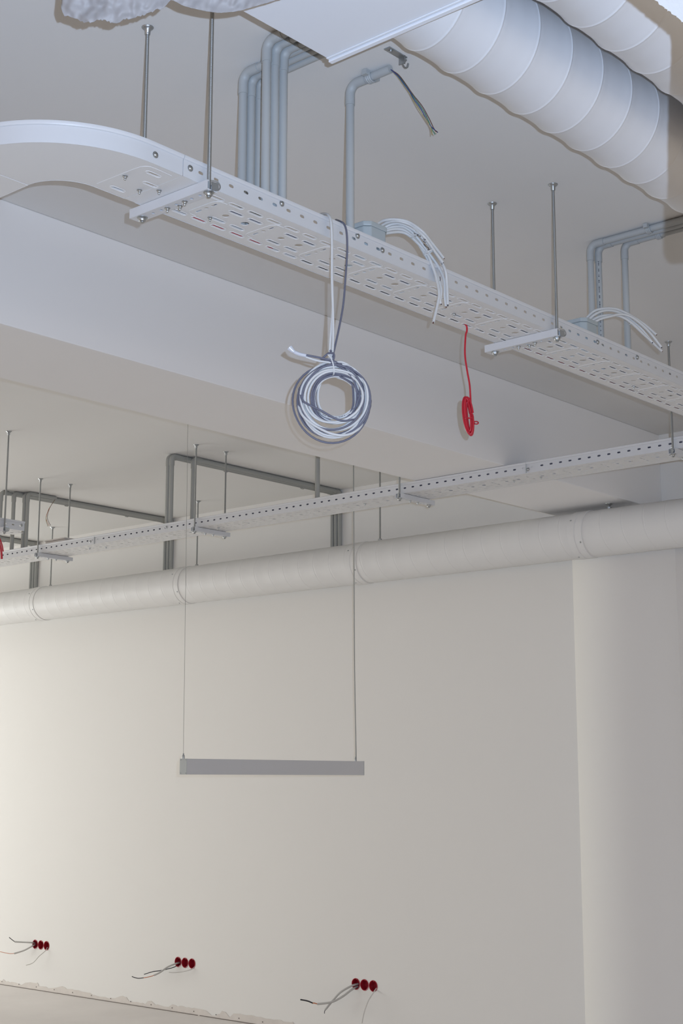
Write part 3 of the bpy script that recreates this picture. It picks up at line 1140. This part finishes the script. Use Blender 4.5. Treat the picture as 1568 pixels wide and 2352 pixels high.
loops(b, [(905, 835, 465, 480, 0.25, -0.006), (860, 815, 400, 400, -0.2, -0.010), (915, 790, 300, 300, 0.2, -0.008), (900, 810, 290, 320, 0.0, -0.014), (900, 850, 430, 500, 0.2, 0.006)],
      RW, smooth_path(down_w2, 4)[:-1], None, seed=3)
b.build('white_cable', WCAB, CO)
b = MB()
loops(b, [(845, 876, 545, 536, 0.1, -0.004), (880, 850, 505, 500, 0.15, -0.002), (905, 815, 335, 352, 0.15, 0.004), (885, 815, 275, 340, 0.0, -0.006), (860, 850, 445, 500, -0.1, -0.012), (900, 840, 490, 480, 0.2, 0.010)],
      RG, smooth_path(down_g, 4)[:-1], None, seed=4)
b.build('slate_cable', GCAB, CO)
b = MB()
loops(b, [(900, 822, 320, 335, 0.25, 0.002), (880, 840, 470, 492, 0.3, 0.001), (900, 810, 300, 345, 0.1, -0.002), (870, 830, 430, 450, 0.1, 0.017)],
      RG, None, [coilpt(700, 270, 0.016)], seed=5)
b.build('slate_cable', GCAB, CO)
# strands crossing the lower half of the coil
b = MB()
b.tube(smooth_path([coilpt(410, 640, -0.016), coilpt(405, 720, 0.006), coilpt(450, 860, 0.017), coilpt(540, 930, 0.021), coilpt(700, 1010, 0.022), coilpt(900, 1120, 0.021), coilpt(1020, 1150, 0.018), coilpt(1160, 1110, 0.010), coilpt(1240, 990, -0.018)], 7), RG, 9)
b.build('slate_cable', GCAB, CO)
b = MB()
b.tube(smooth_path([coilpt(400, 640, -0.020), coilpt(385, 800, -0.010), coilpt(410, 970, 0.006), coilpt(480, 1100, 0.014), coilpt(640, 1230, 0.019), coilpt(860, 1335, 0.021), coilpt(1060, 1345, 0.018), coilpt(1220, 1250, 0.006), coilpt(1310, 1080, -0.020)], 7), RW, 9)
b.build('white_cable', WCAB, CO)
b = MB()
b.tube(smooth_path([coilpt(720, 520, -0.012), coilpt(665, 700, -0.014), coilpt(680, 900, -0.014), coilpt(780, 1020, -0.012), coilpt(960, 1060, -0.010), coilpt(1130, 960, -0.010), coilpt(1210, 860, -0.008)], 7), RW, 9)
b.build('white_cable', WCAB, CO)
b = MB()
b.tube(smooth_path([coilpt(690, 540, -0.010), coilpt(630, 690, -0.010), coilpt(630, 860, -0.010), coilpt(700, 1010, -0.012), coilpt(880, 1130, -0.020)], 7), RG, 9)
b.build('slate_cable', GCAB, CO)
# free ends leaving to the left, taped together
b = MB()
b.tube(smooth_path([coilpt(1120, 430, -0.016), coilpt(1010, 365, 0.008), coilpt(850, 315, 0.022), coilpt(680, 275, 0.022), coilpt(500, 240, 0.022), coilpt(430, 228, 0.022)], 6), RG, 9)
b.build('slate_cable', GCAB, CO)
b = MB()
b.tube(smooth_path([coilpt(1200, 440, -0.016), coilpt(1110, 370, 0.004), coilpt(990, 325, 0.014), coilpt(860, 338, 0.018), coilpt(650, 310, 0.018), coilpt(480, 255, 0.019), coilpt(420, 236, 0.019)], 6), RW * 0.9, 9)
b.build('white_cable', WCAB, CO)
b = MB()
P = smooth_path([coilpt(500, 248, 0.021), coilpt(420, 230, 0.021), coilpt(355, 205, 0.021), coilpt(310, 175, 0.021), coilpt(270, 135, 0.021)], 6)
b.tube(P, [0.0052 if i < 14 else 0.0045 + 0.0040 * (i - 14) / (len(P) - 15) for i in range(len(P))], 10)
b.build('taped_end', TAPE, CO)
b = MB()
for dx in (0, 9):
    b.tube(smooth_path([coilpt(800 + dx, 225, 0.018), coilpt(840 + dx, 290, 0.024), coilpt(870 + dx, 380, 0.025), coilpt(880 + dx, 470, 0.022), coilpt(870 + dx, 500, 0.010),
                        coilpt(850 + dx, 460, -0.014), coilpt(830 + dx, 340, -0.018), coilpt(800 + dx, 240, -0.004)], 5), 0.0011, 6)
b.build('cable_tie', TIE, CO)
b = MB()
b.tube([coilpt(830, 140, 0.004), coilpt(845, 160, 0.004)], 0.003, 8)
b.tube(smooth_path([coilpt(700, 270, -0.004), coilpt(770, 200, -0.004), coilpt(820, 175, 0.0), coilpt(880, 190, 0.002), coilpt(880, 260, 0.004), coilpt(850, 290, 0.004)], 5), RG, 8)
b.build('slate_cable', GCAB, CO)
b = MB()
for k in range(26):
    th = math.radians(222 + k * 3.0)
    p = coilpt(895 + 300 * math.cos(th) * 1.0, 810 - 270 * math.sin(th) * 1.0, 0.0 - 0.004)
    if k % 5 != 4:
        b.box((-0.0005, -0.0005, -0.0009), (0.0005, 0.0005, 0.0007 + 0.0004 * (k % 3)), Matrix.Translation(p + NV * 0.0036))
b.build('printed_marking', INK, CO, smooth=0)

# ------------------------------------------------------------------ red cable coil
rc = at(1075, 955, 1, 2.575)
RC_ = thing('cable_coil', 'small elongated coil of red cable hanging below the near tray', 'cable coil', rc)
RM = ((rc - CAM).dot(FW)) / FPX


def redpt(cx, cy, dz=0.0):
    px = 1000 + cx / 2.7606
    py = 500 + cy / 2.7606
    return Vector((RT.x, RT.y, 0)).normalized() * ((px - 1075) * RM) + Vector((0, 0, -(py - 955) * RM * 1.02)) + NV * dz


b = MB()
pts = smooth_path([Vector((-0.30, 0, 3.018 - rc.z)), Vector((-0.06, 0, 3.018 - rc.z)), Vector((-0.006, 0.001, 3.014 - rc.z)), Vector((0.0, 0.0, 2.995 - rc.z)), redpt(198, 740), redpt(192, 860), redpt(205, 970), redpt(219, 1060), redpt(224, 1170), redpt(226, 1210)], 6)
n = 36
for i in range(7 * n + 1):
    t = i / n
    k = int(t)
    rx = (22, 26, 15, 24, 11, 29, 18, 18)[k] * 1.0
    ry = (112, 120, 104, 118, 96, 122, 110, 110)[k]
    th = 2 * PI * t
    x = 208 + 0.0 * k + rx * math.cos(th) + 5 * math.sin(k * 2.1)
    y = 1258 + ry * math.sin(th) + 4 * math.cos(k * 1.7)
    pts.append(redpt(x + (y - 1258) * 0.10, y, 0.008 * math.sin(th * 0.5 + k) + 0.004 * (k % 3 - 1)))
b.tube(pts, 0.0030, 8)
b.build('red_cable', RCAB, RC_)
b = MB()
ring = [redpt(212 + 27 * math.cos(2 * PI * k / 20), 1255 + 7 * math.sin(2 * PI * k / 20) + 18, 0.016 * math.sin(2 * PI * k / 20) + 0.004) for k in range(20)]
b.tube(ring, 0.0022, 7, closed=True)
ring = [redpt(256 + 14 * math.cos(2 * PI * k / 18), 1301 + 10 * math.sin(2 * PI * k / 18), 0.003 * math.sin(2 * PI * k / 18)) for k in range(18)]
b.tube(ring, 0.0021, 7, closed=True)
b.build('tail_loop', RCAB, RC_)

# cables lying inside the near tray
def lying(label, y, x0, x1, r, m, z=3.0145, amp=0.004, seed=1, group='cables lying in the near tray', name='cable'):
    random.seed(seed)
    P = []
    x = x0
    while x < x1:
        P.append(Vector((x, y + random.uniform(-amp, amp), z + r)))
        x += 0.14
    P.append(Vector((x1, y, z + r)))
    o = P[0].copy()
    b = MB()
    b.tube([p - o for p in smooth_path(P, 3)], r, 8)
    ob = b.build(name, m, None)
    ob.location = o
    return tag(ob, label, 'cable', group)


lying('red cable lying in the near tray left of the cable coil, seen through its slots', 2.582, 2.36, 2.66, 0.0045, RCAB, amp=0.001, seed=2)
lying('red cable lying in the near tray right of the second hanger, seen through its slots', 2.584, 3.85, 5.4, 0.0045, RCAB, amp=0.004, seed=3)
lying('black cable lying along the far side of the near tray, seen through its slots', 2.580, 2.76, 3.55, 0.0055, BLACK, amp=0.002, seed=5)
lying('black cable lying under the far edge of the near tray, right of the second hanger', 2.577, 3.62, 5.4, 0.0048, BLACK, amp=0.002, seed=6)
lying('slate cable lying in the middle of the near tray, seen through its slots', 2.482, 2.25, 5.4, 0.0055, GCAB, amp=0.004, seed=7)
lying('grey cable lying behind the middle of the near tray, seen through its slots', 2.545, 2.30, 5.4, 0.0055, PVC, amp=0.004, seed=8)
# dark and orange cables in the far tray behind its side slots
for k, (x, z0_, r_, m, lab) in enumerate(((5.583, 3.034, 0.0095, BLACK, 'black cable lying behind the side slots of the far tray'),
                                         (5.582, 3.0515, 0.0075, GCAB, 'slate cable lying on top of the black cable in the far tray'),
                                         (5.604, 3.046, 0.0065, ORANGE, 'orange cable lying in the far tray, seen through its slots'),
                                         (5.602, 3.0305, 0.0075, BROWN, 'brown cable lying low in the far tray'))):
    random.seed(20 + k)
    P = []
    y = 2.4
    while y < 10.4:
        P.append(Vector((x + random.uniform(-0.001, 0.004), y, z0_ + random.uniform(-0.0015, 0.0015))))
        y += 0.3
    o = P[0].copy()
    b = MB()
    b.tube([p - o for p in smooth_path(P, 3)], r_, 8)
    ob = b.build('cable', m, None)
    ob.location = o
    tag(ob, lab, 'cable', 'cables lying in the far tray')


# ------------------------------------------------------------------ loose cores out of the open conduits
def cores(label, start, paths, mats, names, r, plane_y):
    t = thing('wire_bundle', label, 'wires', start, 0, 'loose cores hanging from open conduits')
    for p, m, nm in zip(paths, mats, names):
        P = [start] + [at(px, py, 1, yy) for (px, py, yy) in p]
        b = MB()
        b.tube([q - start for q in smooth_path(P, 6)], r, 7)
        b.build(nm, m, t)
    return t


s = Vector((2.797, 2.277, H - RC - 0.002))
cores('brown, green and blue cores hanging out of the single open conduit', s,
      [[(915, 172, 2.262), (932, 194, 2.25), (943, 210, 2.245), (952, 222, 2.24), (970, 245, 2.232), (985, 272, 2.225), (997, 297, 2.22), (1003, 303, 2.22)],
       [(913, 174, 2.262), (930, 197, 2.25), (942, 213, 2.245), (950, 228, 2.24), (966, 250, 2.232), (982, 280, 2.225), (993, 294, 2.22), (1005, 304, 2.22)],
       [(914, 173, 2.264), (931, 196, 2.252), (942, 212, 2.247), (951, 225, 2.242), (972, 254, 2.234), (982, 274, 2.227), (992, 297, 2.222), (999, 309, 2.22)],
       [(912, 175, 2.264), (929, 198, 2.252), (941, 215, 2.247), (948, 228, 2.242), (961, 250, 2.234), (976, 272, 2.227), (989, 292, 2.222), (992, 310, 2.22)]],
      [BROWN, BLUE, GREEN, YELL], ['brown_core', 'blue_core', 'green_core', 'yellow_core'], 0.0014, 2.24)
s = Vector((5.985, 7.850, H - 0.0135))
cores('thin brown cores hanging from the open far conduit at the left', s,
      [[(115, 1165, 7.84), (110, 1180, 7.83), (109, 1192, 7.83), (116, 1207, 7.83)],
       [(114, 1166, 7.84), (108, 1180, 7.83), (106, 1192, 7.83), (113, 1208, 7.83)],
       [(114, 1166, 7.84), (107, 1183, 7.83), (106, 1196, 7.83), (110, 1209, 7.83)]],
      [BROWN, ORANGE, YELL], ['brown_core', 'orange_core', 'yellow_core'], 0.0016, 7.84)
# red cable at the left edge of the picture
P = [at(px, py, 1, 6.50) for px, py in ((-14, 1215), (-6, 1236), (0, 1252), (3, 1268), (4, 1284))]
o0 = P[0].copy()
b = MB()
b.tube([p - o0 for p in smooth_path(P, 5)], 0.006, 8)
b.tube([p - o0 + Vector((0.012, 0, 0.004)) for p in smooth_path(P[:4], 5)], 0.004, 8)
ob = b.build('red_cable', RCAB, None)
ob.location = o0
tag(ob, 'red cable hanging at the left edge below the short tray end', 'cable')

# pale junction box in the far tray
t = thing('junction_box', 'pale junction box standing in the far tray near the left edge', 'junction box', (5.615, 7.26, 3.0227))
b = MB()
b.box((0, 0, 0), (0.10, 0.20, 0.075))
b.build('box_body', PLAST, t, smooth=0, bevel=0.006)
b = MB()
b.box((-0.003, -0.003, 0.075), (0.103, 0.203, 0.086))
b.build('box_lid', PLAST, t, smooth=0, bevel=0.003)

# ------------------------------------------------------------------ pendant light
FY = 5.10
p0 = at(427.5, 1779, 1, FY)
p1 = at(835.5, 1779, 1, FY)
fz0, fz1 = 1.617, 1.691
t = thing('pendant_light', 'slim grey linear pendant light hanging on two thin wires in the middle of the room', 'light', (p0.x, FY, fz0))
LN = p1.x - p0.x
b = MB()
b.box((0.003, 0, 0), (LN, 0.046, fz1 - fz0))
b.build('housing', FIX, t, smooth=0, bevel=0.001)
b = MB()
b.box((0.0, -0.0005, -0.0005), (0.003, 0.0465, fz1 - fz0 + 0.0005))
ec = b.build('end_cap', FIXE, t, smooth=0)
for (yy, zz) in ((0.005, 0.006), (0.041, 0.006), (0.005, 0.068), (0.041, 0.068)):
    put_bolt(ec, (0.0, yy, zz), (-1, 0, 0), SCREW_ME, 0.35, 'screw')
b = MB()
b.box((LN, -0.0005, -0.0005), (LN + 0.003, 0.0465, fz1 - fz0 + 0.0005))
b.build('end_cap', FIXE, t, smooth=0)
for (xb_, xt_, nm, rr, mm) in ((at(427, 1740, 1, FY).x, None, 'suspension_wire', 0.0010, RODM), (at(822.5, 1740, 1, FY).x, None, 'suspension_wire', 0.0010, RODM)):
    xl = xb_ - p0.x + 0.004
    b = MB()
    b.tube([(xl, 0.023, fz1 - fz0), (xl - 0.018, 0.023, H - fz0 - 0.002)], rr, 6)
    b.build(nm, mm, t)
    b = MB()
    b.lathe([(0.0065, 0), (0.0065, 0.014), (0.0035, 0.020), (0.0035, 0.026)], 12, Matrix.Translation((xl, 0.023, fz1 - fz0)))
    b.build('wire_gripper', ZINC, t)
b = MB()
xl = at(822.5, 1740, 1, FY).x - p0.x
b.tube(smooth_path([(xl + 0.006, 0.020, fz1 - fz0), (xl - 0.010, 0.018, 0.6), (xl - 0.012, 0.02, 1.2), (xl - 0.016, 0.02, H - fz0 - 0.002)], 8), 0.0032, 8)
b.build('power_cable', PVCD, t)

# ------------------------------------------------------------------ red wall boxes with cable tails
pos_names = ['on the left', 'in the middle', 'on the right']
for i, (yc, w) in enumerate(zip(SOCK_Y, pos_names)):
    t = thing('socket_box', 'triple red flush socket box low in the far wall, %s of the three' % w, 'socket box', (XW, yc, SOCK_Z), 0, 'triple red socket boxes in the far wall')
    for k in (1, 0, -1):
        b = MB()
        mm = Matrix.Translation((0, k * 0.071, 0)) @ Matrix.Rotation(PI / 2, 4, 'Y')
        r = CUP_R
        b.lathe([(r - 0.0005, 0.045), (r - 0.0005, 0.0), (r + 0.0012, -0.0015), (r - 0.001, -0.003), (r - 0.0035, -0.002), (r - 0.0035, 0.040), (0.001, 0.041)], 28, mm)
        cup = b.build('box_cup', REDP, t, smooth=40)
        b = MB()
        b.box((0.030, k * 0.071 - 0.007, -0.030), (0.036, k * 0.071 + 0.007, -0.023))
        b.box((0.004, k * 0.071 - 0.004, 0.024), (0.012, k * 0.071 + 0.004, 0.030))
        b.build('screw_lug', REDP, cup, smooth=0)


def wcab(label, P, r, m=WCAB, tips=(), grp='cable tails from the wall boxes'):
    """P: (px, py, distance in front of the wall); tips: (material, name, extra points)"""
    pts = [at(px, py, 0, XW - d) for px, py, d in P]
    o = pts[0].copy()
    t = thing('cable', label, 'cable', o, 0, grp)
    b = MB()
    b.tube([p - o for p in smooth_path(pts, 7)], r, 9)
    b.build('sheath', m, t)
    last = P[-1]
    for (mt, nm, Q, rr) in tips:
        pts = [at(px, py, 0, XW - d) for px, py, d in [last] + list(Q)]
        b = MB()
        b.tube([p - o for p in smooth_path(pts, 5)], rr, 7)
        b.build(nm, mt, t)
        last = Q[-1]
    return t


GREYC = mat('pale_grey_sheath', (0.50, 0.49, 0.47), 0.5, spec=0.3)
THINC = mat('pale_thin_sheath', (0.62, 0.60, 0.57), 0.5, spec=0.3)
# left box
wcab('grey cable sticking out of the left socket box, upper, with a black tip', [(81, 2166, -0.03), (72, 2165, 0.02), (52, 2164, 0.05), (34, 2163, 0.08)], 0.0062, GREYC,
     [(BLACK, 'black_core', [(27, 2158, 0.09), (21, 2153, 0.10)], 0.0028)])
wcab('grey cable sticking out of the left socket box, lower, with a copper tip', [(81, 2169, -0.03), (74, 2173, 0.02), (55, 2183, 0.05), (33, 2190, 0.09)], 0.0062, GREYC,
     [(ORANGE, 'copper_core', [(20, 2190, 0.10), (0, 2186, 0.11), (-14, 2184, 0.11)], 0.0022)])
wcab('thin pale cable drooping from the left socket box', [(109, 2176, -0.01), (104, 2184, 0.02), (90, 2196, 0.05), (76, 2211, 0.07), (60, 2217, 0.09)], 0.0032, THINC)
# middle box
wcab('thick grey cable from the middle socket box, longest, with orange and dark tip', [(412, 2211, -0.03), (402, 2214, 0.02), (385, 2221, 0.05), (368, 2233, 0.08), (354, 2240, 0.10)], 0.0062, GREYC,
     [(ORANGE, 'orange_core', [(345, 2243, 0.11), (330, 2246, 0.12)], 0.0026), (BLACK, 'dark_tip', [(316, 2247, 0.13), (303, 2243, 0.14)], 0.0030)])
wcab('black cable from the middle socket box, beneath the grey one', [(411, 2215, -0.03), (398, 2222, 0.02), (370, 2229, 0.05), (350, 2232, 0.07), (331, 2238, 0.08)], 0.0030, BLACK)
wcab('thin pale cable drooping from the middle socket box', [(446, 2222, -0.01), (438, 2227, 0.02), (418, 2232, 0.04), (400, 2234, 0.06), (388, 2233, 0.07)], 0.0032, THINC)
# right box
wcab('grey cable from the right socket box, curving to a dark taped tip', [(821, 2266, -0.03), (808, 2273, 0.02), (785, 2290, 0.06), (760, 2302, 0.10), (729, 2306, 0.13)], 0.0066, GREYC,
     [(ORANGE, 'copper_core', [(722, 2304, 0.13), (718, 2304, 0.135)], 0.0035), (BLACK, 'dark_tip', [(706, 2299, 0.14), (690, 2296, 0.15)], 0.0045)])
wcab('grey cable from the right socket box, crossing and hanging lower', [(822, 2260, -0.03), (806, 2265, 0.02), (782, 2279, 0.06), (765, 2297, 0.08), (747, 2319, 0.10)], 0.0066, GREYC,
     [(INK, 'dark_core', [(745, 2324, 0.10), (745, 2328, 0.10)], 0.0022)])
wcab('thin pale cable drooping from the right socket box', [(864, 2270, -0.01), (856, 2282, 0.03), (845, 2300, 0.06), (836, 2325, 0.08), (831, 2350, 0.09)], 0.0036, THINC)
